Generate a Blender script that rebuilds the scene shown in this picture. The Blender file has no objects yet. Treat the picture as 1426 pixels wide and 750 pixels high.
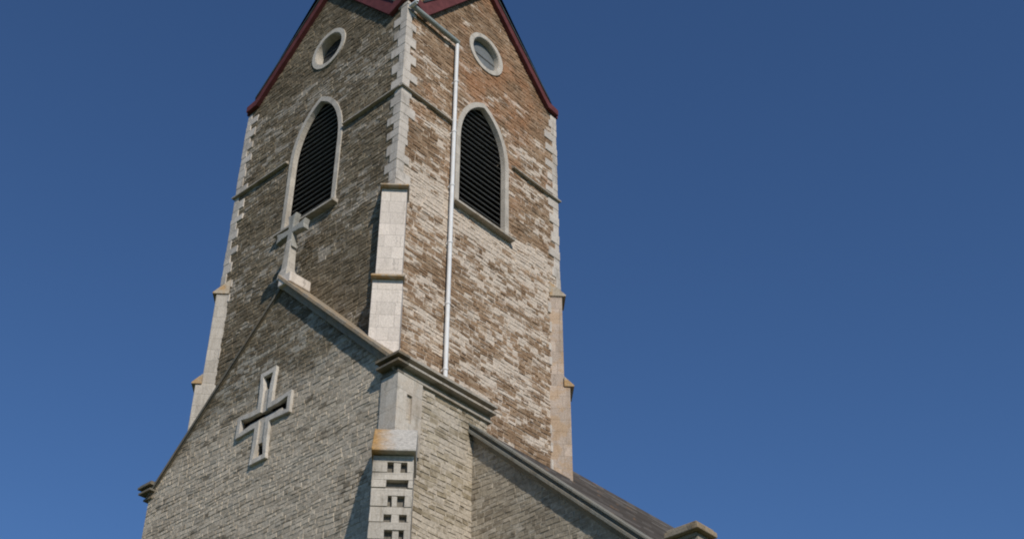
import bpy, bmesh, math, random
from mathutils import Vector, Matrix
from mathutils.geometry import tessellate_polygon
random.seed(7)
R = math.radians
S = bpy.context.scene
C = S.collection

# ------------------------------------------------------------------ camera
cam = bpy.data.cameras.new('camera')
camo = bpy.data.objects.new('camera', cam); C.objects.link(camo)
cam.sensor_width = 36.0
cam.lens = 36.0 * 1815 / 1426
cam.clip_start = 0.1; cam.clip_end = 5000
camo.location = (-16.93, -19.08, 1.6)
p, yaw = R(36.95), R(41.7)
fwd = Vector((math.cos(yaw) * math.cos(p), math.sin(yaw) * math.cos(p), math.sin(p)))
camo.rotation_euler = fwd.to_track_quat('-Z', 'Y').to_euler()
S.camera = camo
S.cycles.pixel_filter_type = 'BLACKMAN_HARRIS'; S.cycles.filter_width = 2.0

# ------------------------------------------------------------------ light
SUN = Vector((-0.369, -0.72, 0.59)).normalized()
w = bpy.data.worlds.new('World'); S.world = w; w.use_nodes = True
nt = w.node_tree
sky = nt.nodes.new('ShaderNodeTexSky'); sky.sky_type = 'NISHITA'; sky.sun_disc = False
sky.sun_elevation = math.asin(SUN.z); sky.sun_rotation = math.atan2(SUN.x, SUN.y)
sky.altitude = 300; sky.air_density = 1.0; sky.dust_density = 0.0; sky.ozone_density = 10.0
bg = nt.nodes['Background']; bg.inputs['Strength'].default_value = 0.098
nt.links.new(sky.outputs[0], bg.inputs['Color'])
sl = bpy.data.lights.new('sun', 'SUN'); sl.energy = 3.5; sl.angle = R(0.53); sl.color = (1.0, 0.93, 0.83)
so = bpy.data.objects.new('sun', sl); C.objects.link(so)
so.rotation_euler = (-SUN).to_track_quat('-Z', 'Y').to_euler(); so.location = SUN * 100
vs = S.view_settings
vs.view_transform = 'Standard'; vs.look = 'None'; vs.gamma = 1; vs.use_curve_mapping = False; vs.exposure = 0.0

# ------------------------------------------------------------------ materials
class N:
    """tiny node-graph helper"""
    def __init__(s, name):
        s.m = bpy.data.materials.new(name); s.m.use_nodes = True
        s.t = s.m.node_tree; s.b = s.t.nodes['Principled BSDF']
        s.b.inputs['Specular IOR Level'].default_value = 0.2
        tc = s.t.nodes.new('ShaderNodeTexCoord'); s.obj = tc.outputs['Object']
        sx = s.t.nodes.new('ShaderNodeSeparateXYZ'); s.t.links.new(s.obj, sx.inputs[0])
        s.x, s.y, s.z = sx.outputs
    def put(s, sock, v):
        if isinstance(v, (int, float)): sock.default_value = v
        elif isinstance(v, tuple): sock.default_value = v if len(v) == len(sock.default_value) else (*v, 1)
        else: s.t.links.new(v, sock)
    def math(s, op, a, b=0.0, c=0.0):
        n = s.t.nodes.new('ShaderNodeMath'); n.operation = op
        s.put(n.inputs[0], a); s.put(n.inputs[1], b); s.put(n.inputs[2], c)
        return n.outputs[0]
    def vec(s, x, y, z):
        n = s.t.nodes.new('ShaderNodeCombineXYZ')
        for i, v in enumerate((x, y, z)): s.put(n.inputs[i], v)
        return n.outputs[0]
    def noise(s, v, scale, detail=4, rough=0.6, lac=2.0):
        n = s.t.nodes.new('ShaderNodeTexNoise')
        s.put(n.inputs['Vector'], v); n.inputs['Scale'].default_value = scale
        n.inputs['Detail'].default_value = detail; n.inputs['Roughness'].default_value = rough
        return n.outputs[0]
    def white(s, v):
        n = s.t.nodes.new('ShaderNodeTexWhiteNoise'); n.noise_dimensions = '3D'; s.put(n.inputs['Vector'], v)
        return n.outputs[0]
    def step(s, v, a, b):
        n = s.t.nodes.new('ShaderNodeMapRange'); n.interpolation_type = 'SMOOTHSTEP'
        s.put(n.inputs[0], v); s.put(n.inputs[1], a); s.put(n.inputs[2], b)
        return n.outputs[0]
    def mix(s, f, a, b, mode='MIX'):
        n = s.t.nodes.new('ShaderNodeMix'); n.data_type = 'RGBA'; n.blend_type = mode
        s.put(n.inputs[0], f); s.put(n.inputs[6], a); s.put(n.inputs[7], b)
        return n.outputs[2]
    def ramp(s, f, stops):
        n = s.t.nodes.new('ShaderNodeValToRGB'); e = n.color_ramp.elements
        while len(e) < len(stops): e.new(0.5)
        for i, (q, c) in enumerate(stops): e[i].position = q; e[i].color = (*c, 1)
        s.put(n.inputs[0], f); return n.outputs[0]
    def bump(s, h, dist, strength=1.0):
        n = s.t.nodes.new('ShaderNodeBump'); n.inputs['Distance'].default_value = dist
        n.inputs['Strength'].default_value = strength
        s.put(n.inputs['Height'], h); s.t.links.new(n.outputs[0], s.b.inputs['Normal'])
    def done(s, col, rough=0.9):
        s.put(s.b.inputs['Base Color'], col); s.put(s.b.inputs['Roughness'], rough); return s.m

def cells(g, u, h, wd, wob=0.05):
    """irregular courses: returns (random per stone, random 2, mortar mask, lime-free distance)"""
    n1 = g.math('SUBTRACT', g.noise(g.vec(g.math('MULTIPLY', u, 0.5), 0, g.math('MULTIPLY', g.z, 1.3)), 1.0, 3), 0.5)
    n2 = g.math('SUBTRACT', g.noise(g.vec(u, 3.0, g.math('MULTIPLY', g.z, 1.5)), 4.0, 3), 0.5)
    zz = g.math('ADD', g.math('ADD', g.z, g.math('MULTIPLY', n1, wob * 5)), g.math('MULTIPLY', n2, wob))
    zr = g.math('DIVIDE', zz, h)
    row = g.math('FLOOR', zr)
    off = g.math('MULTIPLY', g.white(g.vec(row, 1.5, 0.5)), 17.0)
    n3 = g.math('MULTIPLY', g.math('SUBTRACT', g.noise(g.vec(u, row, 0), 1.6, 1), 0.5), 2.6)
    ur = g.math('ADD', g.math('ADD', g.math('DIVIDE', u, wd), off), n3)
    ur = g.math('ADD', ur, g.math('MULTIPLY', n2, 0.25))
    col = g.math('FLOOR', ur)
    fz = g.math('FRACT', zr); fu = g.math('FRACT', ur)
    dz = g.math('MULTIPLY', g.math('MINIMUM', fz, g.math('SUBTRACT', 1.0, fz)), h)
    du = g.math('MULTIPLY', g.math('MINIMUM', fu, g.math('SUBTRACT', 1.0, fu)), wd)
    d = g.math('MINIMUM', dz, du)
    return g.white(g.vec(row, col, 2.5)), g.white(g.vec(row, col, 7.5)), d

def rubble(name, pal, lime, limez, orange=0.0, sgn=1.0, mort=(0.34, 0.295, 0.235), pale=None, palez=17.3, stain=0.42, pmix=0.6, rw=0.15):
    """coursed rubble; the stones themselves are mesh, attribute 'stone' = (random, random, 1) on them and 0 on the mortar.
    limez = [(height, threshold)...]: how much pale lime still clings at each height"""
    g = N(name)
    at = g.t.nodes.new('ShaderNodeAttribute'); at.attribute_name = 'stone'
    sp = g.t.nodes.new('ShaderNodeSeparateColor'); g.t.links.new(at.outputs['Color'], sp.inputs[0])
    r1, r2, isst = sp.outputs
    u = g.math('ADD', g.x, g.math('MULTIPLY', g.y, sgn))
    sn = g.noise(g.vec(g.math('MULTIPLY', u, 3.5), 4.0, g.math('MULTIPLY', g.z, 8)), 1.0, 5, 0.7)
    tone = g.math('ADD', g.math('MULTIPLY', r1, 0.55), g.math('SUBTRACT', g.math('MULTIPLY', sn, 1.6), 0.58))
    col = g.ramp(tone, [(i / (len(pal) - 1), c) for i, c in enumerate(pal)])
    mt = g.mix(g.noise(g.obj, 2.5, 5, 0.7), tuple(v * 0.7 for v in mort), tuple(v * 1.4 for v in mort))
    col = g.mix(isst, mt, col)
    big = g.noise(g.vec(g.math('MULTIPLY', u, 0.5), 0, g.math('MULTIPLY', g.z, 0.9)), 1.0, 5, 0.65)
    col = g.mix(1.0, col, g.ramp(big, [(0.3, (0.66, 0.64, 0.61)), (0.7, (1.28, 1.28, 1.28))]), 'MULTIPLY')
    # spalled and soot-dark stones
    dk = g.noise(g.vec(g.math('MULTIPLY', u, 0.9), 8.0, g.math('MULTIPLY', g.z, 3.0)), 1.0, 4, 0.6)
    dm = g.step(g.math('ADD', g.math('MULTIPLY', dk, 0.8), g.math('MULTIPLY', r2, 0.22)), 0.59, 0.67)
    col = g.mix(g.math('MULTIPLY', dm, stain), col, (0.085, 0.07, 0.05))
    # pale lime clinging to whole stones in ragged runs along the courses
    ln = g.noise(g.vec(g.math('MULTIPLY', u, 1.0), 0, g.math('MULTIPLY', g.z, 3.8)), 1.0, 7, 0.72)
    lb = g.noise(g.vec(g.math('MULTIPLY', u, 0.32), 5.0, g.math('MULTIPLY', g.z, 1.5)), 1.0, 3, 0.5)
    m = g.math('ADD', g.math('MULTIPLY', ln, 0.75), g.math('ADD', g.math('MULTIPLY', lb, 0.42), g.math('MULTIPLY', r2, rw)))
    m = g.math('ADD', m, g.math('MULTIPLY', g.math('SUBTRACT', 1.0, isst), rw * 0.5))
    zr = g.math('DIVIDE', g.math('SUBTRACT', g.z, 12.0), 22.0)
    th = g.ramp(zr, [((z - 12.0) / 22.0, (v, v, v)) for z, v in limez])
    lm = g.step(g.math('SUBTRACT', m, th), -0.02, 0.05)
    lv = g.mix(g.noise(g.obj, 5, 5, 0.7), tuple(v * 1.22 for v in lime), tuple(v * 0.62 for v in lime))
    col = g.mix(g.math('MULTIPLY', lm, 0.85), col, lv)
    if pale:
        pn = g.noise(g.vec(g.math('MULTIPLY', u, 0.7), 9.0, g.math('MULTIPLY', g.z, 2.0)), 1.0, 6, 0.65)
        pz = g.step(g.math('ADD', g.math('ADD', g.z, g.math('MULTIPLY', r2, 0.6)), g.math('MULTIPLY', g.math('SUBTRACT', pn, 0.5), 4.5)), palez + 1.3, palez - 0.1)
        pz = g.math('MULTIPLY', pz, g.math('SUBTRACT', 1.0, g.math('MULTIPLY', dm, 0.75)))
        pc = g.mix(1.0, pale, g.ramp(r1, [(0.0, (0.80, 0.78, 0.75)), (0.5, (0.98, 0.98, 0.98)), (1.0, (1.16, 1.16, 1.16))]), 'MULTIPLY')
        col = g.mix(g.math('MULTIPLY', pz, pmix), col, pc)
    if orange:
        on = g.noise(g.vec(g.x, g.y, g.math('MULTIPLY', g.z, 0.8)), 0.8, 6, 0.65)
        px_ = g.math('SUBTRACT', g.x, 3.9); pz_ = g.math('MULTIPLY', g.math('SUBTRACT', g.z, 29.6), 0.75)
        near = g.math('SUBTRACT', 1.0, g.step(g.math('SQRT', g.math('ADD', g.math('MULTIPLY', px_, px_), g.math('MULTIPLY', pz_, pz_))), 0.3, 2.4))
        om = g.math('MULTIPLY', g.step(g.math('ADD', g.math('ADD', on, g.math('MULTIPLY', r1, 0.06)), g.math('MULTIPLY', near, 0.16)), 0.52, 0.80), g.step(g.z, 24.3, 26.0))
        col = g.mix(g.math('MULTIPLY', om, orange), col, (0.40, 0.185, 0.085))
    gr = g.noise(g.obj, 17, 5, 0.75)
    col = g.mix(1.0, col, g.ramp(gr, [(0.28, (0.60, 0.59, 0.57)), (0.5, (0.98, 0.98, 0.98)), (0.72, (1.32, 1.32, 1.32))]), 'MULTIPLY')
    g.bump(g.noise(g.obj, 11, 5, 0.75), 0.02, 0.7)
    return g.done(col, 0.95)

def ashlar(name, col, sgn=-1.0, h=0.34, wd=0.6, lichen=0.0, dirt=0.35, joint=0.45):
    g = N(name)
    u = g.math('ADD', g.x, g.math('MULTIPLY', g.y, sgn))
    r1, r2, d = cells(g, u, h, wd, 0.006)
    c = g.mix(r1, tuple(v * 0.86 for v in col), tuple(v * 1.08 for v in col))
    c = g.mix(g.math('MULTIPLY', g.math('SUBTRACT', 1.0, g.step(d, 0.003, 0.014)), joint), c, tuple(v * 0.45 for v in col))
    n = g.noise(g.vec(g.math('MULTIPLY', g.x, 1.6), g.math('MULTIPLY', g.y, 1.6), g.math('MULTIPLY', g.z, 0.7)), 1.6, 6, 0.7)
    c = g.mix(g.math('MULTIPLY', g.step(n, 0.5, 0.72), dirt), c, (col[0] * 0.42, col[1] * 0.42, col[2] * 0.40))
    if lichen:
        ln = g.noise(g.obj, 2.2, 5, 0.65)
        c = g.mix(g.math('MULTIPLY', g.step(ln, 0.46, 0.58), lichen), c, (0.42, 0.24, 0.08))
    gr = g.noise(g.obj, 24, 4, 0.7)
    c = g.mix(1.0, c, g.ramp(gr, [(0.28, (0.8, 0.79, 0.77)), (0.72, (1.18, 1.18, 1.18))]), 'MULTIPLY')
    st = g.noise(g.vec(g.math('MULTIPLY', u, 5), g.math('MULTIPLY', g.x, 2), g.math('MULTIPLY', g.z, 0.5)), 1.0, 5, 0.7)
    c = g.mix(g.math('MULTIPLY', g.step(st, 0.52, 0.7), dirt * 0.6), c, (col[0] * 0.5, col[1] * 0.44, col[2] * 0.36))
    g.bump(g.math('ADD', g.math('MULTIPLY', g.step(d, 0, 0.014), 0.4), gr), 0.012, 0.7)
    return g.done(c, 0.9)

def plain(name, col, rough=0.6, var=0.3, scale=6, metal=0.0, bump=0.004, streak=1.0):
    g = N(name)
    n = g.noise(g.vec(g.x, g.y, g.math('MULTIPLY', g.z, streak)), scale, 5, 0.65)
    c = g.mix(1.0, col, g.ramp(n, [(0.3, (1 - var,) * 3), (0.7, (1 + var,) * 3)]), 'MULTIPLY')
    g.b.inputs['Metallic'].default_value = metal
    g.bump(n, bump, 0.6)
    return g.done(c, rough)

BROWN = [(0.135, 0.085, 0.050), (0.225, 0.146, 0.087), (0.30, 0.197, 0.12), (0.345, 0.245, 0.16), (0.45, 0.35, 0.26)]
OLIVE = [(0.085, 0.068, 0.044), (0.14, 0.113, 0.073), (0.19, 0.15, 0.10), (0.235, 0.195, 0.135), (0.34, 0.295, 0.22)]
GREY = [(0.18, 0.15, 0.11), (0.27, 0.23, 0.175), (0.34, 0.295, 0.225), (0.39, 0.34, 0.265), (0.48, 0.42, 0.34)]
M = {}
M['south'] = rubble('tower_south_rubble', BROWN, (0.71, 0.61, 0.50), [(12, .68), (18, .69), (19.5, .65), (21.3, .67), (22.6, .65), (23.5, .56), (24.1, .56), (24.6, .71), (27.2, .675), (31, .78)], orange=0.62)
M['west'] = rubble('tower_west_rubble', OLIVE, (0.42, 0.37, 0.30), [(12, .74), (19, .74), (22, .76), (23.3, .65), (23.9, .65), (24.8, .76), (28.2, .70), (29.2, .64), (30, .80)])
M['gable'] = rubble('gable_rubble', OLIVE, (0.42, 0.38, 0.31), [(12, .72), (17, .72), (19, .68), (22, .76)], pmix=0.8, pale=(0.56, 0.48, 0.375), palez=17.8, stain=0.5)
M['porch'] = rubble('porch_side_rubble', [(0.17, 0.135, 0.085), (0.29, 0.24, 0.165), (0.38, 0.325, 0.24), (0.50, 0.44, 0.345)], (0.56, 0.49, 0.395), [(12, .62), (18, .62)])
M['nave'] = rubble('nave_rubble', GREY, (0.48, 0.43, 0.35), [(12, .70), (18, .70)], stain=0.25)
M['quoin'] = ashlar('pale_quoin_stone', (0.57, 0.515, 0.45), sgn=1.0, h=0.31, wd=0.7, dirt=0.7, joint=0.1)
M['ashlar'] = ashlar('pale_buttress_ashlar', (0.68, 0.605, 0.53), h=0.36, wd=0.5, dirt=0.3)
M['ashlar_w'] = ashlar('weathered_buttress_ashlar', (0.47, 0.43, 0.375), h=0.36, wd=0.5, dirt=0.5)
M['ashlar_r'] = ashlar('stained_buttress_ashlar', (0.47, 0.385, 0.315), h=0.36, wd=0.5, lichen=0.35, dirt=0.6)
M['cap'] = ashlar('lichened_weathering_stone', (0.40, 0.345, 0.27), h=9, wd=9, lichen=0.7, dirt=0.6, joint=0)
M['coping'] = ashlar('coping_stone', (0.30, 0.255, 0.195), sgn=1.0, h=50, wd=1.1, lichen=0.25, dirt=0.7)
M['coping_grey'] = ashlar('grey_coping_stone', (0.22, 0.215, 0.185), sgn=1.0, h=50, wd=1.1, lichen=0.1, dirt=0.8)
M['coping_dark'] = ashlar('mossy_and_shaded_coping_stone', (0.17, 0.155, 0.125), sgn=1.0, h=50, wd=1.1, lichen=0.15, dirt=0.6)  # mossy left coping; on the kneelers the dark tone is painted shade
M['coping_light'] = ashlar('pale_cornice_stone', (0.42, 0.385, 0.33), sgn=1.0, h=50, wd=0.9, lichen=0.12, dirt=0.75)
M['trim'] = ashlar('window_dressing_stone', (0.52, 0.475, 0.41), sgn=1.0, h=0.34, wd=9, dirt=0.6, joint=0.35)
M['louvre'] = plain('dark_louvre_boards', (0.20, 0.195, 0.185), 0.7, 0.3, 5)
M['void'] = plain('dark_interior', (0.006, 0.006, 0.007), 1.0, 0.1, 5)
M['glass'] = plain('dusty_grey_glass', (0.17, 0.18, 0.18), 0.6, 0.2, 3)
M['pane'] = plain('dark_glass', (0.03, 0.035, 0.04), 0.2, 0.25, 3)
M['red'] = plain('oxide_red_painted_board', (0.125, 0.038, 0.037), 0.65, 0.3, 4)
M['slate'] = plain('dark_green_slate', (0.045, 0.055, 0.055), 0.6, 0.4, 5)
M['pipe'] = plain('off_white_pipe_paint', (0.74, 0.74, 0.73), 0.45, 0.08, 3)
M['pipe_grey'] = plain('grey_green_pipe_paint', (0.30, 0.33, 0.31), 0.5, 0.15, 3)
M['cross'] = ashlar('weathered_cross_stone', (0.35, 0.34, 0.305), sgn=1.0, h=9, wd=9, dirt=0.6, joint=0)
M['cross_stone'] = ashlar('pale_carved_stone', (0.60, 0.555, 0.49), sgn=1.0, h=0.5, wd=9, dirt=0.75, joint=0.2)
M['panel'] = plain('grey_infill_stone', (0.24, 0.23, 0.205), 0.9, 0.35, 7, bump=0.01)

def roof_mat():
    g = N('worn_roof_slates')
    row = g.math('FLOOR', g.math('DIVIDE', g.math('SUBTRACT', g.y, -7.15), 10.7 / 22))
    r1 = g.math('ADD', g.math('MULTIPLY', g.white(g.vec(row, 3, 1)), 0.65), g.math('MULTIPLY', g.white(g.vec(row, g.math('FLOOR', g.math('MULTIPLY', g.x, 2.5)), 1)), 0.35))
    c = g.ramp(r1, [(0, (0.06, 0.05, 0.042)), (0.5, (0.085, 0.073, 0.064)), (1, (0.20, 0.18, 0.165))])
    n = g.noise(g.obj, 1.3, 5, 0.65)
    c = g.mix(g.math('MULTIPLY', g.step(n, 0.60, 0.68), 0.6), c, (0.24, 0.14, 0.075))
    g.bump(g.noise(g.obj, 9, 4), 0.01, 0.7)
    return g.done(c, 0.8)
M['roof'] = roof_mat()
def ground_mat():
    g = N('mown_grass')
    n = g.noise(g.obj, 0.3, 6, 0.7); n2 = g.noise(g.obj, 9, 4, 0.8)
    c = g.ramp(n, [(0.3, (0.05, 0.075, 0.025)), (0.6, (0.085, 0.11, 0.04)), (0.8, (0.13, 0.12, 0.07))])
    c = g.mix(1.0, c, g.ramp(n2, [(0.3, (0.6,) * 3), (0.7, (1.3,) * 3)]), 'MULTIPLY')
    g.bump(n2, 0.05); return g.done(c, 0.95)
M['grass'] = ground_mat()
M['gravel'] = plain('pale_gravel', (0.30, 0.27, 0.23), 0.95, 0.35, 18, bump=0.02)

# ------------------------------------------------------------------ mesh helpers
def obj(name, bm, mat, parent=None, smooth=False, bevel=0.0):
    bmesh.ops.recalc_face_normals(bm, faces=bm.faces[:])
    me = bpy.data.meshes.new(name); bm.to_mesh(me); bm.free()
    me.materials.append(M[mat] if isinstance(mat, str) else mat)
    if smooth:
        for f in me.polygons: f.use_smooth = True
    o = bpy.data.objects.new(name, me); C.objects.link(o)
    if parent: o.parent = parent
    if bevel:
        b = o.modifiers.new('bevel', 'BEVEL'); b.width = bevel; b.segments = 2; b.limit_method = 'ANGLE'
    return o

def add_prism(bm, pts3, off):
    """closed prism: planar loop pts3 pushed along off"""
    off = Vector(off)
    a = [bm.verts.new(p) for p in pts3]; b = [bm.verts.new(Vector(p) + off) for p in pts3]
    bm.faces.new(a); bm.faces.new(b[::-1]); n = len(a)
    for i in range(n): bm.faces.new((a[i], b[i], b[(i + 1) % n], a[(i + 1) % n]))

def add_box(bm, x0, x1, y0, y1, z0, z1):
    add_prism(bm, [(x0, y0, z0), (x1, y0, z0), (x1, y1, z0), (x0, y1, z0)], (0, 0, z1 - z0))

def add_tube(bm, a, b, r, n=14):
    a, b = Vector(a), Vector(b); q = (b - a).to_track_quat('Z', 'Y')
    A = [bm.verts.new(a + q @ Vector((math.cos(t) * r, math.sin(t) * r, 0))) for t in [2 * math.pi * i / n for i in range(n)]]
    B = [bm.verts.new(v.co + (b - a)) for v in A]
    bm.faces.new(A); bm.faces.new(B[::-1])
    for i in range(n): bm.faces.new((A[i], B[i], B[(i + 1) % n], A[(i + 1) % n]))

def sheet(bm, outer, holes, f3, back=None, depth=0.0, inn=(0, 0, 0)):
    """planar wall sheet with holes whose reveals run `depth` along inn"""
    loops = [outer] + holes
    flat = [p for l in loops for p in l]
    tris = tessellate_polygon([[Vector((x, y, 0)) for x, y in l] for l in loops])
    vs_ = [bm.verts.new(f3(*p)) for p in flat]
    for t in tris:
        try: bm.faces.new([vs_[i] for i in t])
        except ValueError: pass
    k = len(outer); inn = Vector(inn)
    for h in holes:
        fr = vs_[k:k + len(h)]; k += len(h)
        bk = [bm.verts.new(v.co + inn * depth) for v in fr]
        for i in range(len(h)): bm.faces.new((fr[i], bk[i], bk[(i + 1) % len(h)], fr[(i + 1) % len(h)]))

def ring(bm, outer, inner, f3, off):
    """solid ring between two loops of equal length"""
    off = Vector(off); n = len(outer)
    o1 = [bm.verts.new(f3(*p)) for p in outer]; i1 = [bm.verts.new(f3(*p)) for p in inner]
    o2 = [bm.verts.new(v.co + off) for v in o1]; i2 = [bm.verts.new(v.co + off) for v in i1]
    for i in range(n):
        j = (i + 1) % n
        bm.faces.new((o1[i], o1[j], i1[j], i1[i])); bm.faces.new((o2[i], i2[i], i2[j], o2[j]))
        bm.faces.new((o1[i], o2[i], o2[j], o1[j])); bm.faces.new((i1[i], i1[j], i2[j], i2[i]))

def lancet(c, hw, zs, zsp, rise, n=14):
    """softly pointed arch loop, counter-clockwise from lower left; same vertex count for every size"""
    r = (hw * hw + rise * rise) / (2 * hw); am = math.acos((r - hw) / r)
    half = []
    for i in range(n + 1):
        a = am * i / n; t_ = math.pi / 2 * i / n
        px, pz = hw - r + r * math.cos(a), r * math.sin(a)
        ex, ez = hw * math.cos(t_), rise * math.sin(t_)
        half.append((0.6 * px + 0.4 * ex, 0.6 * pz + 0.4 * ez))
    pts = [(c - hw, zs), (c + hw, zs)] + [(c + x, zsp + z) for x, z in half]
    return pts + [(c - x, zsp + z) for x, z in half[-2::-1]]
def arch_half_width(z, hw, zsp, rise):
    if z <= zsp: return hw
    pts = [(x, q) for x, q in lancet(0, hw, zsp - 1, zsp, rise)[2:17]]
    for (x0, z0), (x1, z1) in zip(pts, pts[1:]):
        if z0 <= z <= z1: return x0 + (x1 - x0) * (z - z0) / max(z1 - z0, 1e-6)
    return 0.0

def circle(c, z, r, n=40): return [(c + r * math.cos(2 * math.pi * i / n), z + r * math.sin(2 * math.pi * i / n)) for i in range(n)]

def clip_poly(poly, outline):
    """Sutherland-Hodgman clip of a small polygon by a convex counter-clockwise outline"""
    out = poly
    for i in range(len(outline)):
        ax, ay = outline[i]; bx, by = outline[(i + 1) % len(outline)]
        ins = lambda q: (bx - ax) * (q[1] - ay) - (by - ay) * (q[0] - ax) >= -1e-9
        src, out = out, []
        for j in range(len(src)):
            P, Q = src[j - 1], src[j]
            if ins(P) != ins(Q):
                dx, dy = Q[0] - P[0], Q[1] - P[1]
                t_ = ((bx - ax) * (ay - P[1]) - (by - ay) * (ax - P[0])) / ((bx - ax) * dy - (by - ay) * dx)
                out.append((P[0] + dx * t_, P[1] + dy * t_))
            if ins(Q): out.append(Q)
        if len(out) < 3: return []
    return out

def lay_stones(bm, f3, nrm, outline, cuts=(), zmin=6.0, seed=1, hr=(0.085, 0.165), wr=(0.10, 0.33), proud=(0.003, 0.022)):
    """lay coursed rubble stones over a wall; cuts = functions (z0, z1) -> (u0, u1) to leave free"""
    rnd = random.Random(seed); nrm = Vector(nrm)
    lay = bm.loops.layers.float_color.get('stone') or bm.loops.layers.float_color.new('stone')
    us = [q[0] for q in outline]; zs_ = [q[1] for q in outline]; ua, ub = min(us), max(us); zt = max(zs_)
    ph = rnd.uniform(0, 9)
    wav = lambda u, k: 0.018 * math.sin(u * 1.7 + k * 0.13 + ph) + 0.012 * math.sin(u * 4.3 + k * 0.21)
    z = max(zmin, min(zs_)); k = 0
    while z < zt:
        h = rnd.uniform(*hr); u = ua - rnd.uniform(0, 0.3)
        while u < ub:
            w_ = rnd.uniform(*wr) * (1.25 if rnd.random() < 0.15 else 1.0); segs = [(u, u + w_)]
            for c_ in cuts:
                iv = c_(z, z + h)
                if iv:
                    ns = []
                    for a, b in segs:
                        if b <= iv[0] or a >= iv[1]: ns.append((a, b))
                        else:
                            if a < iv[0] - 0.04: ns.append((a, iv[0]))
                            if b > iv[1] + 0.04: ns.append((iv[1], b))
                    segs = ns
            for a, b in segs:
                j = lambda: rnd.uniform(-0.011, 0.011)
                g_ = 0.006
                if rnd.random() < 0.12 and h > 0.13:   # two thin stones instead of one
                    zm = z + h * rnd.uniform(0.4, 0.6); parts_ = [(z, zm), (zm, z + h)]
                else: parts_ = [(z, z + h)]
                for za, zb in parts_:
                    q = [(a + g_ + j(), za + g_ + wav(a, k) + j() * .6), (b - g_ + j(), za + g_ + wav(b, k) + j() * .6),
                         (b - g_ + j(), zb - g_ + wav(b, k + 1) + j() * .6), (a + g_ + j(), zb - g_ + wav(a, k + 1) + j() * .6)]
                    q = clip_poly(q, outline)
                    if len(q) < 3: continue
                    pr = rnd.uniform(*proud); cu = sum(x for x, _ in q) / len(q); cz_ = sum(y for _, y in q) / len(q)
                    base = [bm.verts.new(Vector(f3(x, y)) - nrm * 0.004) for x, y in q]
                    top = [bm.verts.new(Vector(f3(cu + (x - cu) * 0.93, cz_ + (y - cz_) * 0.86)) + nrm * max(pr + rnd.uniform(-0.005, 0.005), 0.002)) for x, y in q]
                    fs = [bm.faces.new(top)]; n = len(q)
                    for i in range(n): fs.append(bm.faces.new((base[i], base[(i + 1) % n], top[(i + 1) % n], top[i])))
                    c = (rnd.random(), rnd.random(), 1.0, 1.0)
                    for f_ in fs:
                        for lp in f_.loops: lp[lay] = c
            u += w_
        z += h; k += 1

# ------------------------------------------------------------------ ground
def struct(name, bm, mat):
    o = obj(name, bm, mat); o['kind'] = 'structure'; return o
bm = bmesh.new(); v = [bm.verts.new(q) for q in ((-1500, -1500, 0), (1500, -1500, 0), (1500, 1500, 0), (-1500, 1500, 0))]; bm.faces.new(v)
struct('ground', bm, 'grass')
bm = bmesh.new(); v = [bm.verts.new(q) for q in ((-22, 1.0, 0.004), (-0.9, 1.0, 0.004), (-0.9, 5.6, 0.004), (-22, 5.6, 0.004))]; bm.faces.new(v)
struct('path', bm, 'gravel')

# ------------------------------------------------------------------ church
church = bpy.data.objects.new('church', None); C.objects.link(church)
church['label'] = 'tall stone church with square belfry tower, red gable edges and front gable'
church['category'] = 'church'

TW, TD = 6.5, 7.1          # tower plan
ZE, ZP = 30.35, 33.5       # foot and peak of the tower gables
XC, YC = 3.25, 3.55
def fS(u, z): return (u, 0.0, z)
def fW(u, z): return (0.0, u, z)
def gable_out(wd, c):
    k = 0.45
    return [(0, 0), (wd, 0), (wd, ZE), (wd - k, ZE + 0.06), (c, ZP), (k, ZE - 0.05), (0, ZE)]

# belfry windows (opening half width, sill, springing, rise) and round windows above
BW = dict(S=(3.20, 0.94, 24.12, 26.6, 1.75), W=(3.48, 0.97, 24.12, 26.6, 1.95))
RW = dict(S=(3.27, 30.66), W=(3.42, 30.72)); RR = 0.62

bm = bmesh.new()
sheet(bm, gable_out(TW, XC), [lancet(*BW['S']), circle(*RW['S'], RR)], fS, depth=0.10, inn=(0, 1, 0))
def cut_lancet(c, hw, zs, zsp, rise):
    def f_(z0, z1):
        if z1 < zs - 0.05 or z0 > zsp + rise: return None
        x = arch_half_width(max(z0, zs), hw, zsp, rise) + 0.06
        return (c - x, c + x)
    return f_
def cut_circle(c, z, r):
    def f_(z0, z1):
        d = 0 if z0 < z < z1 else min(abs(z0 - z), abs(z1 - z))
        if d >= r: return None
        x = math.sqrt(r * r - d * d) + 0.04
        return (c - x, c + x)
    return f_
def hull(wd, c): return [(0.02, 0), (wd - 0.02, 0), (wd - 0.02, ZE), (c, ZP), (0.02, ZE)]
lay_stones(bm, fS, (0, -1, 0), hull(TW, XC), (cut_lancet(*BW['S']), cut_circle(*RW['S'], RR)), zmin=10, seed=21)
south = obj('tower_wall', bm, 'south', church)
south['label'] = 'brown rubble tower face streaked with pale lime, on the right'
bm = bmesh.new()
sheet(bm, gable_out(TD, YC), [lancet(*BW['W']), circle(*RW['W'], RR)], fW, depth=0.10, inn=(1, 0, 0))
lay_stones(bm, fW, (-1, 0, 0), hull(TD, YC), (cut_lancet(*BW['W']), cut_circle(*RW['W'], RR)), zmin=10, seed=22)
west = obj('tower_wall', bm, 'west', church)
west['label'] = 'darker olive rubble tower face on the left'
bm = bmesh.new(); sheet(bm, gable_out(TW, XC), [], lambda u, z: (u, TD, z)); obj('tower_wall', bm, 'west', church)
bm = bmesh.new(); sheet(bm, gable_out(TD, YC), [], lambda u, z: (TW, u, z)); obj('tower_wall', bm, 'south', church)

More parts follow.
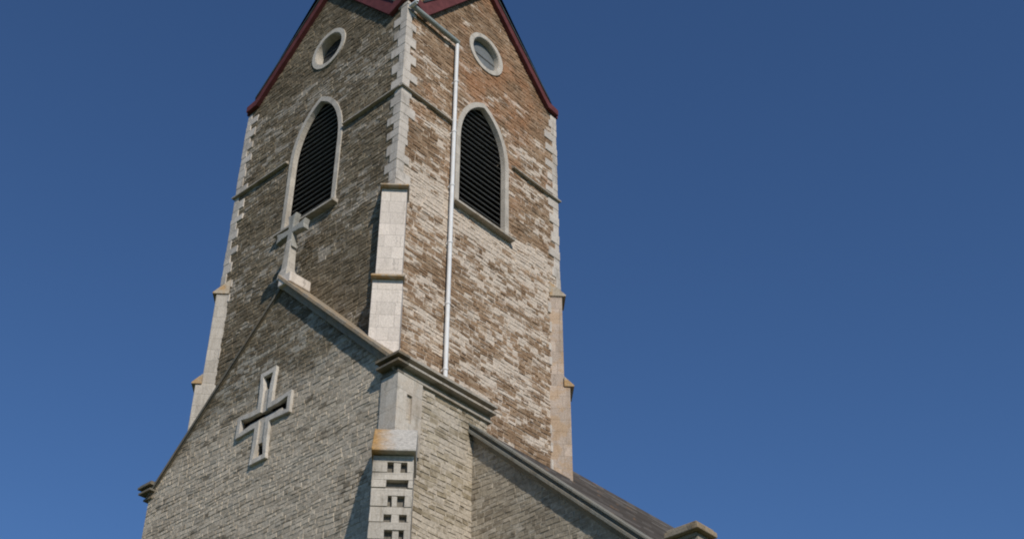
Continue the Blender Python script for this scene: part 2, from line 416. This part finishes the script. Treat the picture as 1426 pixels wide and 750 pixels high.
def quoins(cx, cy, sx, sy, z0, z1, parent, h=0.30, mat='quoin', base=0.22, lng=0.42, seed=1):
    """alternating long and short corner blocks, 2 cm proud; (sx, sy) points outwards"""
    rnd = random.Random(seed); bm = bmesh.new(); z = z0; k = 0
    while z < z1 - 0.1:
        hh = min(h * rnd.uniform(0.7, 1.25), z1 - z)
        a = (lng if k % 2 else base) * rnd.uniform(0.7, 1.3); b = (base if k % 2 else lng) * rnd.uniform(0.7, 1.3)
        pr = 0.034 + rnd.uniform(0, 0.012)
        x0, x1 = sorted((cx + sx * pr, cx - sx * a)); y0, y1 = sorted((cy + sy * pr, cy - sy * b))
        add_box(bm, x0, x1, y0, y1, z + 0.003, z + hh - 0.003); z += hh; k += 1
    for v in bm.verts: v.co += Vector((rnd.uniform(-1, 1), rnd.uniform(-1, 1), rnd.uniform(-1, 1))) * 0.006
    return obj('quoins', bm, mat, parent, bevel=0.012)
quoins(0, 0, -1, -1, 23.2, 30.28, west, seed=2)
quoins(0, TD, -1, 1, 12, 30.28, west, seed=3, base=0.2, lng=0.42)
quoins(TW, 0, 1, -1, 12, 30.28, south, seed=4, base=0.2, lng=0.42)
quoins(TW, TD, 1, 1, 12, 30.28, south, seed=5)

# string courses, broken by the window surrounds
def string_course(face, u0, u1, z, parent, d=0.12, t=0.085):
    bm = bmesh.new()
    prof = [(0.0, z), (-d, z), (-d, z + t * 0.5), (0.0, z + t + 0.05)]
    if face == 'S': add_prism(bm, [(u0, q, zz) for q, zz in prof], (u1 - u0, 0, 0))
    else: add_prism(bm, [(q, u0, zz) for q, zz in prof], (0, u1 - u0, 0))
    return obj('string_course', bm, 'coping_light', parent)
ZS = 26.83
string_course('S', -0.09, 2.03, ZS, south); string_course('S', 4.45, TW + 0.09, ZS, south)
string_course('W', -0.0, 2.30, ZS, west); string_course('W', 4.70, TD + 0.09, ZS, west)

def belfry(face, parent_church):
    c, hw, zs, zsp, rise = BW[face]
    if face == 'S': f = lambda q: (lambda u, z: (u, q, z)); n = Vector((0, 1, 0))
    else: f = lambda q: (lambda u, z: (q, u, z)); n = Vector((1, 0, 0))
    bm = bmesh.new()
    ring(bm, lancet(c, hw + 0.15, zs - 0.02, zsp, rise + 0.17), lancet(c, hw - 0.004, zs + 0.01, zsp, rise - 0.004), f(-0.05), n * 0.17)
    fr = obj('belfry_window', bm, 'trim', parent_church)
    # sloping sill
    bm = bmesh.new()
    prof = [(0.0, zs - 0.10), (-0.20, zs - 0.10), (-0.20, zs - 0.03), (0.40, zs + 0.13), (0.40, zs - 0.16)]
    u0, u1 = c - hw - 0.26, c + hw + 0.26
    if face == 'S': add_prism(bm, [(u0, q, z) for q, z in prof], (u1 - u0, 0, 0))
    else: add_prism(bm, [(q, u0, z) for q, z in prof], (0, u1 - u0, 0))
    obj('sill', bm, 'coping_light', fr)
    # louvre boards clipped to the arch
    bm = bmesh.new(); z = zs + 0.2; r = (hw * hw + rise * rise) / (2 * hw)
    while z < zsp + rise + 0.1:
        x = hw + 0.12
        prof = [(0.145, z - 0.085), (0.16, z - 0.10), (0.36, z + 0.08), (0.345, z + 0.10)]
        if face == 'S': add_prism(bm, [(c - x, q, w_) for q, w_ in prof], (2 * x, 0, 0))
        else: add_prism(bm, [(q, c - x, w_) for q, w_ in prof], (0, 2 * x, 0))
        z += 0.19
    obj('louvre_boards', bm, 'louvre', fr)
    bm = bmesh.new(); q = f(0.50)
    bm.faces.new([bm.verts.new(q(*p_)) for p_ in lancet(c, hw + 0.25, zs - 0.2, zsp, rise + 0.3)])
    obj('dark_backing', bm, 'void', fr)
belfry('S', church); belfry('W', church)

def roundwin(face, mat):
    c, z = RW[face]; dp = 0.15 if face == 'S' else 0.24
    if face == 'S': f = lambda q: (lambda u, z: (u, q, z)); n = Vector((0, 1, 0))
    else: f = lambda q: (lambda u, z: (q, u, z)); n = Vector((1, 0, 0))
    bm = bmesh.new(); ring(bm, circle(c, z, 0.74), circle(c, z, 0.59), f(-0.05), n * 0.05)
    ring(bm, circle(c, z, 0.60), circle(c, z, 0.57), f(-0.03), n * 0.38)
    fr = obj('round_window', bm, 'trim', church)
    bm = bmesh.new(); bm.faces.new([bm.verts.new(f(dp)(*p_)) for p_ in circle(c, z, 0.59)])
    obj('window_pane', bm, mat, fr)
    bm = bmesh.new(); q = f(dp - 0.02)
    for s in ((0,) if face == 'S' else (-1, 1)):
        ends = [q(c - 0.55, z + s * 0.17), q(c + 0.55, z + s * 0.17)]
        add_tube(bm, *ends, 0.012, 8)
    obj('glazing_bars', bm, 'louvre', fr)
roundwin('S', 'glass'); roundwin('W', 'pane')

# gable bargeboards: level returns at the feet, then up to the peak
def bargeboard(face, at, sgn):
    wd, c = (TW, XC) if face == 'S' else (TD, YC)
    lo = [(-0.02, ZE + 0.02), (0.62, ZE - 0.27), (c, ZP - 0.10), (wd - 0.45, ZE + 0.02), (wd + 0.02, ZE - 0.02)]
    if sgn > 0: lo[1] = (0.62, ZE - 0.02)
    hi = [(-0.02, ZE + 0.24), (0.45, ZE + 0.14), (c, ZP + 0.20), (wd - 0.40, ZE + 0.26), (wd + 0.02, ZE + 0.20)]
    bm = bmesh.new()
    for k in range(4):
        q = [lo[k], lo[k + 1], hi[k + 1], hi[k]]
        pts = [(u, at, z) if face == 'S' else (at, u, z) for u, z in q]
        add_prism(bm, pts, (0, sgn * 0.15, 0) if face == 'S' else (sgn * 0.15, 0, 0))
    bmesh.ops.remove_doubles(bm, verts=bm.verts[:], dist=1e-4)
    bb = obj('bargeboard', bm, 'red', church)
    bm = bmesh.new()
    for k in range(1, 3):
        q = [hi[k], hi[k + 1], (hi[k + 1][0], hi[k + 1][1] + 0.09), (hi[k][0], hi[k][1] + 0.09)]
        pts = [(u, at + sgn * -0.3, z + 0.003) if face == 'S' else (at + sgn * -0.3, u, z + 0.003) for u, z in q]
        add_prism(bm, pts, (0, sgn * 0.48, 0) if face == 'S' else (sgn * 0.48, 0, 0))
    obj('slate_edge', bm, 'slate', bb)
    return bb
bargeboard('S', -0.006, -1); bargeboard('W', -0.006, -1); bargeboard('S', TD + 0.006, 1); bargeboard('W', TW + 0.006, 1)

# spire: four steep slated planes rising from the corners between the gables
bm = bmesh.new()
H = 47.0; t = 0.30
pk = [Vector((XC, -t, ZP + 0.27)), Vector((TW + t, YC, ZP + 0.27)), Vector((XC, TD + t, ZP + 0.27)), Vector((-t, YC, ZP + 0.27))]
cn = [Vector((-0.05, -0.05, ZE + 0.16)), Vector((TW + 0.05, -0.05, ZE + 0.16)), Vector((TW + 0.05, TD + 0.05, ZE + 0.16)), Vector((-0.05, TD + 0.05, ZE + 0.16))]
mid = [Vector((0.9 if i in (0, 3) else TW - 0.9, 0.95 if i < 2 else TD - 0.95, ZP + 0.4)) for i in range(4)]
ap = Vector((XC, YC, H))
for i in range(4):
    a, b = pk[i - 1], pk[i]
    P_ = {k: bm.verts.new(v) for k, v in dict(a=a, b=b, c=cn[i], m=mid[i], t=ap).items()}
    bm.faces.new((P_['c'], P_['b'], P_['m'])); bm.faces.new((P_['c'], P_['m'], P_['a']))
    bm.faces.new((P_['m'], P_['b'], P_['t'])); bm.faces.new((P_['m'], P_['t'], P_['a']))
spire = obj('spire', bm, 'slate', church)
bm = bmesh.new(); add_tube(bm, (XC, YC, H - 0.4), (XC, YC, H + 2.2), 0.05); add_tube(bm, (XC - 0.5, YC, H + 1.5), (XC + 0.5, YC, H + 1.5), 0.05)
obj('iron_cross', bm, 'louvre', spire)

# ---- diagonal buttresses
def diag_prism(bm, c, d, w_, prof):
    """profile of (outward offset, z) swept across the width w_ of a diagonal buttress"""
    s = math.sqrt(0.5); d = Vector((d[0] * s, d[1] * s, 0)); t_ = Vector((-d.y, d.x, 0)); c = Vector((c[0], c[1], 0))
    add_prism(bm, [c + d * o + Vector((0, 0, z)) - t_ * (w_ / 2) for o, z in prof], t_ * w_)
def buttress(c, d, zb, mat, o1=0.15, o2=0.34, ov=0.15):
    bm = bmesh.new()
    diag_prism(bm, c, d, 0.64, [(-0.42, 20.0), (o1, 20.0), (o1, 23.1), (-0.42, 23.1)])
    diag_prism(bm, c, d, 0.72, [(-0.45, zb), (o2, zb), (o2, 20.1), (-0.45, 20.1)])
    b = obj('buttress', bm, mat, church, bevel=0.01)
    for w_, zt, o, inn, rise in ((0.72, 23.1, o1, -0.3, 0.42), (0.80, 20.1, o2, o1 - 0.01, 0.22)):
        bm = bmesh.new()
        diag_prism(bm, c, d, w_, [(inn, zt + 0.002), (o + ov, zt + 0.002), (o + ov, zt + 0.045), (inn, zt + rise + 0.1)])
        obj('weathering', bm, 'cap', b, bevel=0.01)
    return b
buttress((0, 0), (-1, -1), 16.5, 'ashlar')
buttress((0, TD), (-1, 1), 12, 'ashlar_w', 0.05, 0.20, 0.11)
buttress((TW, 0), (1, -1), 12, 'ashlar_r', 0.05, 0.20, 0.11)

# ---- front gable
GX, GC, GY0, GY1, GZ, GP = -0.6, 3.35, -1.2, 7.9, 17.0, 21.45
XB = 2.25
bm = bmesh.new()
CR = [(3.40, 17.62)]
def cross_loop(cy, cz, hw, lv, lh):
    return [(cy - hw, cz - lv), (cy + hw, cz - lv), (cy + hw, cz - hw), (cy + lh, cz - hw), (cy + lh, cz + hw), (cy + hw, cz + hw),
            (cy + hw, cz + lv), (cy - hw, cz + lv), (cy - hw, cz + hw), (cy - lh, cz + hw), (cy - lh, cz - hw), (cy - hw, cz - hw)]
cy, cz = 3.40, 17.62
sheet(bm, [(GY0, 0), (GY1, 0), (GY1, GZ), (GC, GP), (GY0, GZ)], [cross_loop(cy, cz, 0.17, 1.18, 0.92)], lambda u, z: (GX, u, z), depth=0.22, inn=(1, 0, 0))
def cut_cross(z0, z1):
    if z1 < 16.5 or z0 > 18.8: return None
    x = 0.95 if (z1 > 17.45 and z0 < 17.8) else 0.2
    return (3.40 - x, 3.40 + x)
lay_stones(bm, lambda u, z: (GX, u, z), (-1, 0, 0), [(GY0 + .02, 0), (GY1 - .02, 0), (GY1 - .02, GZ), (GC, GP), (GY0 + .02, GZ)], (cut_cross,), zmin=5, seed=23, hr=(0.085, 0.15), wr=(0.10, 0.30), proud=(0.002, 0.014))
gable = obj('gable_wall', bm, 'gable', church)
bm = bmesh.new()
sheet(bm, [(GX, 0), (XB, 0), (XB, GZ), (GX, GZ)], [], lambda u, z: (u, GY0, z))
lay_stones(bm, lambda u, z: (u, GY0, z), (0, -1, 0), [(GX + .02, 0), (XB, 0), (XB, GZ - .1), (GX + .02, GZ - .1)], zmin=5, seed=24, hr=(0.09, 0.17), wr=(0.12, 0.34))
porch = obj('porch_side_wall', bm, 'porch', church)
bm = bmesh.new()
sheet(bm, [(GX, 0), (XB, 0), (XB, GZ), (GX, GZ)], [], lambda u, z: (u, GY1, z))
sheet(bm, [(GY0, 0), (GY1, 0), (GY1, GZ), (GC, GP), (GY0, GZ)], [], lambda u, z: (XB, u, z))
obj('porch_side_wall', bm, 'porch', church)
# porch roof slabs behind the gable
bm = bmesh.new()
add_prism(bm, [(GX + 0.3, GY0 - 0.02, GZ + 0.16), (GX + 0.3, GC, GP + 0.0), (GX + 0.3, GC, GP - 0.2), (GX + 0.3, GY0 - 0.02, GZ - 0.04)], (XB - GX - 0.3, 0, 0))
add_prism(bm, [(GX + 0.3, GY1 + 0.02, GZ + 0.16), (GX + 0.3, GC, GP + 0.0), (GX + 0.3, GC, GP - 0.2), (GX + 0.3, GY1 + 0.02, GZ - 0.04)], (XB - GX - 0.3, 0, 0))
obj('porch_roof', bm, 'coping', church)

# sloping coping of the gable: two slabs meeting at the apex, stepped moulding
def slope_coping(bm, x0, x1, ya, za, yb, zb, t0, t1):
    add_prism(bm, [(x0, ya, za + t0), (x0, yb, zb + t0), (x0, yb, zb + t1), (x0, ya, za + t1)], (x1 - x0, 0, 0))
def coping_prism(bm, prof, ya, za, yb, zb, left=False):
    """profile of (x, height above the rake line) swept along the rake"""
    A = [bm.verts.new((x, ya, za + h)) for x, h in prof]; B = [bm.verts.new((x, yb, zb + h)) for x, h in prof]
    bm.faces.new(A); bm.faces.new(B[::-1]); n = len(prof)
    for i in range(n): bm.faces.new((A[i], B[i], B[(i + 1) % n], A[(i + 1) % n]))
for s, ye in ((-1, GY0 + 0.05), (1, GY1 - 0.05)):
    bm = bmesh.new(); ze = GP - abs(ye - GC) * 0.978
    top = 0.34 if s < 0 else 0.12
    o1 = 0.22 if s < 0 else 0.08
    prof = [(-0.008, -0.05), (GX - 0.03, -0.05), (GX - min(0.10, o1), -0.03), (GX - min(0.11, o1), top - 0.17), (GX - o1, top - 0.13), (GX - o1, top - 0.03), (GX - o1 + 0.04, top), (-0.008, top)]
    coping_prism(bm, prof, GC, GP - 0.06, ye, ze - 0.06)
    obj('coping', bm, 'coping' if s < 0 else 'coping_dark', gable)
# kneelers and the level cornice along the side
def corbel(bm, x0, x1, y0, y1, z, rows):
    """stack of undercut mouldings; rows = (projection below, projection above, z0, z1)"""
    for pa, pb, za, zb in rows:
        lo_ = [bm.verts.new(q) for q in ((x0 - pa, y0 - pa, z + za), (x1, y0 - pa, z + za), (x1, y1, z + za), (x0 - pa, y1, z + za))]
        hi_ = [bm.verts.new(q) for q in ((x0 - pb, y0 - pb, z + zb), (x1, y0 - pb, z + zb), (x1, y1, z + zb), (x0 - pb, y1, z + zb))]
        bm.faces.new(lo_); bm.faces.new(hi_[::-1])
        for i in range(4): bm.faces.new((lo_[i], hi_[i], hi_[(i + 1) % 4], lo_[(i + 1) % 4]))
ROWS = ((0.10, 0.10, -0.10, -0.05), (0.04, 0.04, -0.048, 0.07), (0.28, 0.28, 0.072, 0.125), (0.14, 0.14, 0.127, 0.22), (0.33, 0.33, 0.222, 0.28), (0.27, 0.27, 0.282, 0.33))
bm = bmesh.new(); corbel(bm, GX, GX + 0.1, GY0, -0.72, 16.98, [(a_ * 0.8, b_ * 0.8, c_, d_ ) for a_, b_, c_, d_ in ROWS])
obj('kneeler', bm, 'coping_dark', gable)  # shade of the undercut faces is put into the dark colour
bm = bmesh.new()
for pa, pb, za, zb in [(a_ * 0.6, b_ * 0.6, c_, d_) for a_, b_, c_, d_ in ROWS]:
    q = [(GX - pa, 7.75 - pa * 0.5), (GX + 0.6, 7.75 - pa * 0.5), (GX + 0.6, GY1 + pa + .1), (GX - pa, GY1 + pa + .1)]
    q2 = [(GX - pb, 7.75 - pb * 0.5), (GX + 0.6, 7.75 - pb * 0.5), (GX + 0.6, GY1 + pb + .1), (GX - pb, GY1 + pb + .1)]
    A = [bm.verts.new((x, y, 17.0 + za)) for x, y in q]; B = [bm.verts.new((x, y, 17.0 + zb)) for x, y in q2]
    bm.faces.new(A); bm.faces.new(B[::-1])
    for i in range(4): bm.faces.new((A[i], B[i], B[(i + 1) % 4], A[(i + 1) % 4]))
obj('kneeler', bm, 'coping_dark', gable)  # same dark stone, painted shade on the left end
bm = bmesh.new(); corbel(bm, GX + 0.104 + 0.25, XB + 0.1, GY0, GY0 + 0.3, 16.98, [(a_ * 0.8, b_ * 0.8, c_, d_) for a_, b_, c_, d_ in ROWS])
for v in bm.verts:
    if v.co.x < GX + 0.36: v.co.x = GX + 0.103
obj('cornice', bm, 'coping_light', porch)

# carved cross: raised pale frame with lobed arm ends round a sunk slot
def lobed(cyy, czz, hw, L, r, n=4):
    out = []
    for k in range(4):
        a = k * math.pi / 2 - math.pi / 2; ca, sa = math.cos(a), math.sin(a)
        ln_ = L[k % 2]; t0 = math.pi - math.asin(min(hw / r, 1))
        pts = [(ln_ + r * math.cos(-t0 + 2 * t0 * i / (n - 1)), r * math.sin(-t0 + 2 * t0 * i / (n - 1))) for i in range(n)] + [(hw, hw)]
        out += [(cyy + x * ca - y * sa, czz + x * sa + y * ca) for x, y in pts]
    return out
bm = bmesh.new()
ring(bm, lobed(cy, cz, 0.27, (0.98, 0.72), 0.42), lobed(cy, cz, 0.115, (0.98, 0.72), 0.235), lambda u, z: (GX - 0.085, u, z), (0.11, 0, 0))
cf = obj('cross_frame', bm, 'cross_stone', gable, bevel=0.012)
bm = bmesh.new()
add_box(bm, GX - 0.03, GX + 0.2, cy - 0.13, cy + 0.13, cz + 0.12, cz + 0.74)
add_box(bm, GX - 0.03, GX + 0.2, cy - 0.13, cy + 0.13, cz - 0.74, cz - 0.10)
add_box(bm, GX + 0.01, GX + 0.2, cy - 0.60, cy + 0.60, cz - 0.13, cz + 0.0)
obj('cross_infill', bm, 'trim', cf)
bm = bmesh.new(); bm.faces.new([bm.verts.new((GX + 0.095, u, z)) for u, z in cross_loop(cy, cz, 0.2, 1.2, 0.95)])
obj('dark_backing', bm, 'void', cf)

# finial: stone cross with flared arms on the gable apex
def flared(cyy, czz, L, w0, w1):
    out = []
    for k in range(4):
        a = k * math.pi / 2; ca, sa = math.cos(a), math.sin(a)
        for x, y in ((w0, -w0), (L * 0.6, -w0 * 1.15), (L, -w1), (L * 0.93, 0), (L, w1), (L * 0.6, w0 * 1.15)):
            out.append((cyy + x * ca - y * sa, czz + x * sa + y * ca))
    return out
FX = GX + 0.02; FY = GC - 0.06
bm = bmesh.new()
add_prism(bm, [(FX - 0.09, u, z) for u, z in flared(FY, 23.20, 0.58, 0.095, 0.17)], (0.18, 0, 0))
fin = obj('finial_cross', bm, 'cross', church, bevel=0.02)
bm = bmesh.new()
b0 = [(FX - 0.20, FY - 0.20), (FX + 0.20, FY - 0.20), (FX + 0.20, FY + 0.20), (FX - 0.20, FY + 0.20)]
lv = [(21.6, 0.95), (21.8, 0.85), (21.95, 0.65), (22.5, 0.55), (22.85, 0.5), (22.9, 0.45)]
rows = [[bm.verts.new((FX + (x - FX) * k, FY + (y - FY) * k, z)) for x, y in b0] for z, k in lv]
bm.faces.new(rows[0]); bm.faces.new(rows[-1])
for a, b in zip(rows, rows[1:]):
    for i in range(4): bm.faces.new((a[i], a[(i + 1) % 4], b[(i + 1) % 4], b[i]))
obj('finial_shaft', bm, 'trim', fin, bevel=0.015)
bm = bmesh.new()
add_box(bm, GX - 0.20, -0.1, GC - 0.48, GC + 0.0, 21.3, 21.62)
obj('apex_block', bm, 'ashlar', gable, bevel=0.03)

# ---- corner pier and diagonal buttress of the front gable
bm = bmesh.new()
sheet(bm, [(-0.66, 15.06), (0.10, 15.06), (0.10, 16.92), (-0.66, 16.92)], [[(-0.36, 15.75), (-0.20, 15.75), (-0.20, 16.45), (-0.36, 16.45)]], lambda u, z: (u, -1.27, z), depth=0.05, inn=(0, 1, 0))
bm.faces.new([bm.verts.new(q) for q in ((-0.36, -1.22, 15.75), (-0.20, -1.22, 15.75), (-0.20, -1.22, 16.45), (-0.36, -1.22, 16.45))])
bm.faces.new([bm.verts.new(q) for q in ((-0.66, -1.27, 15.06), (-0.66, -0.74, 15.06), (-0.66, -0.74, 16.92), (-0.66, -1.27, 16.92))])
bm.faces.new([bm.verts.new(q) for q in ((0.10, -1.27, 15.06), (0.10, -0.74, 15.06), (0.10, -0.74, 16.92), (0.10, -1.27, 16.92))])
bm.faces.new([bm.verts.new(q) for q in ((-0.66, -0.74, 15.06), (-0.5, -0.74, 15.06), (-0.5, -0.74, 16.92), (-0.66, -0.74, 16.92))])
bmesh.ops.remove_doubles(bm, verts=bm.verts[:], dist=1e-4)
pier = obj('corner_pier', bm, ashlar('grey_pier_ashlar', (0.54, 0.49, 0.42), sgn=1.0, h=0.5, wd=0.7, dirt=0.9, lichen=0.12), church)
BC, BD = (-0.55, -1.22), (-1, -1)
bm = bmesh.new(); diag_prism(bm, BC, BD, 0.76, [(-0.5, 0), (0.62, 0), (0.62, 14.48), (-0.5, 14.48)])
pb = obj('buttress', bm, rubble('buttress_rubble', [(0.13, 0.12, 0.105), (0.21, 0.195, 0.175), (0.17, 0.155, 0.135)], (0.4, 0.37, 0.33), [(12, .9), (30, .9)], sgn=-1.0, mort=(0.17, 0.155, 0.13)), church)
pb['label'] = 'low buttress with toothed quoins and dark sunk joints'
bm = bmesh.new(); rnd = random.Random(11); z = 0.0; k = 0
s_ = math.sqrt(0.5); bd = Vector((-s_, -s_, 0)); bt = Vector((s_, -s_, 0))   # bt points to the right seen from the front
def fblock(bm, a, b, z0, z1, o0, o1):
    c = Vector((*BC, 0))
    add_prism(bm, [c + bd * o + bt * q + Vector((0, 0, z0)) for o, q in ((o0, a), (o1, a), (o1, b), (o0, b))], (0, 0, z1 - z0))
z = 14.47
while z > 0.4:
    hh = rnd.uniform(0.12, 0.19)
    fblock(bm, -0.41, 0.41, z - hh, z, -0.3, 0.74 + rnd.uniform(-0.01, 0.01)); z -= hh           # through course
    h2 = rnd.uniform(0.17, 0.24)
    fblock(bm, -0.412, -0.41 + rnd.uniform(0.26, 0.34), z - h2 + 0.003, z - 0.003, -0.3, 0.745)
    fblock(bm, 0.41 - rnd.uniform(0.08, 0.18), 0.412, z - h2 + 0.003, z - 0.003, -0.3, 0.745)
    if rnd.random() < 0.75: fblock(bm, 0.0 + rnd.uniform(0, 0.06), 0.12 + rnd.uniform(0, 0.06), z - h2 + 0.003, z - 0.003, 0.3, 0.72)
    z -= h2
for v in bm.verts: v.co += Vector((rnd.uniform(-1, 1), rnd.uniform(-1, 1), rnd.uniform(-1, 1))) * 0.008
obj('quoins', bm, ashlar('toothed_buttress_stone', (0.50, 0.455, 0.39), sgn=-1.0, h=0.36, wd=3, dirt=0.8, joint=0.2), pb, bevel=0.008)
bm = bmesh.new(); diag_prism(bm, BC, BD, 0.90, [(-0.25, 14.482), (0.93, 14.482), (0.93, 14.53), (0.26, 15.35), (-0.1, 15.35), (-0.25, 15.1)])
g = N('half_lichened_cap_stone')
sd = g.math('ADD', g.math('SUBTRACT', g.y, g.x), g.math('MULTIPLY', g.math('SUBTRACT', g.noise(g.obj, 4, 5, 0.7), 0.5), 0.9))
c = g.mix(g.step(sd, -0.78, 0.05), (0.46, 0.43, 0.38), (0.40, 0.23, 0.08))
g.bump(g.noise(g.obj, 20, 4, 0.7), 0.01); c = g.mix(1.0, c, g.ramp(g.noise(g.obj, 14, 5, 0.75), [(0.3, (0.6,) * 3), (0.7, (1.25,) * 3)]), 'MULTIPLY')
obj('weathering', bm, g.done(c), pb, bevel=0.015)

# ---- nave: west wall with raking coping, roof, kneeler
NX, NS, NR = 1.8, 0.915, 3.55
def zn(y): return 16.36 + NS * (min(y, 2 * NR - y) + 1.15)
NE, X2 = -6.9, 34.0
bm = bmesh.new()
add_prism(bm, [(NX, NE, 0), (NX, 2 * NR - NE, 0), (NX, 2 * NR - NE, zn(NE)), (NX, NR, zn(NR)), (NX, NE, zn(NE))], (X2 - NX, 0, 0))
lay_stones(bm, lambda u, z: (NX, u, z), (-1, 0, 0), [(NE, 0), (-1.1, 0), (-1.1, zn(-1.1)), (NE, zn(NE))], zmin=5, seed=25, hr=(0.08, 0.14), wr=(0.1, 0.3), proud=(0.002, 0.012))
nave = obj('nave_wall', bm, 'nave', church)
bm = bmesh.new()       # roof: overlapping courses of slates on each slope
for side in (0, 1):
    n = 22; y0 = NE - 0.25
    for k in range(n):
        ya = y0 + (NR - y0) * k / n; yb = y0 + (NR - y0) * (k + 1) / n + 0.03
        jt = random.uniform(-0.006, 0.006)
        za, zb = zn(ya) + 0.26 + jt, zn(yb) + 0.10
        q = [(NX + 0.45, ya, za), (NX + 0.45, yb, zb), (NX + 0.45, yb, zb - 0.08), (NX + 0.45, ya, za - 0.05)]
        if side: q = [(x, 2 * NR - y, z) for x, y, z in q]
        add_prism(bm, q, (X2 - NX - 0.35, 0, 0))
roof = obj('nave_roof', bm, 'roof', church)
bm = bmesh.new(); add_prism(bm, [(NX + 0.2, NR - 0.2, zn(NR - .2) + 0.13), (NX + 0.2, NR, zn(NR) + 0.30), (NX + 0.2, NR + 0.2, zn(NR - .2) + 0.13)], (X2 - NX, 0, 0))
obj('ridge_tiles', bm, 'roof', roof)
bm = bmesh.new()
coping_prism(bm, [(NX + 0.45, -0.06), (NX - 0.03, -0.06), (NX - 0.06, 0.04), (NX - 0.17, 0.06), (NX - 0.17, 0.16), (NX - 0.10, 0.165), (NX - 0.10, 0.25), (NX - 0.17, 0.255), (NX - 0.17, 0.33), (NX + 0.45, 0.33)], 0.2, zn(0.2), NE + 0.5, zn(NE + 0.5))
obj('coping', bm, 'coping_grey', nave, bevel=0.012)
bm = bmesh.new()
add_box(bm, NX - 0.05, 2.3, -7.0, -6.25, 11.0, 12.05)
corbel(bm, NX - 0.02, 2.25, -6.93, -6.33, 12.05, ((0.05, 0.05, 0.003, 0.09), (0.17, 0.17, 0.093, 0.20), (0.10, 0.10, 0.203, 0.28)))
obj('kneeler', bm, 'coping', nave, bevel=0.015)

# ---- rainwater pipes
bm = bmesh.new(); add_tube(bm, (1.9, -0.15, 17.9), (1.9, -0.15, 30.0), 0.055)
pipe = obj('downpipe', bm, 'pipe', church)
for z in [18.6 + 1.95 * k for k in range(6)]:
    bm = bmesh.new(); add_tube(bm, (1.9, -0.15, z), (1.9, -0.15, z + 0.06), 0.068); add_box(bm, 1.87, 1.93, -0.1, 0.02, z, z + 0.05)
    obj('pipe_bracket', bm, 'pipe', pipe)
bm = bmesh.new(); add_tube(bm, (0.0, -0.16, 30.02), (1.93, -0.16, 29.98), 0.08)
obj('gutter_pipe', bm, 'pipe_grey', pipe)
bm = bmesh.new(); add_tube(bm, (0.0, -0.36, 30.0), (0.0, -0.36, 31.6), 0.06); add_tube(bm, (0.0, -0.37, 30.0), (0.0, -0.1, 30.0), 0.06)
obj('valley_pipe', bm, 'pipe', pipe)
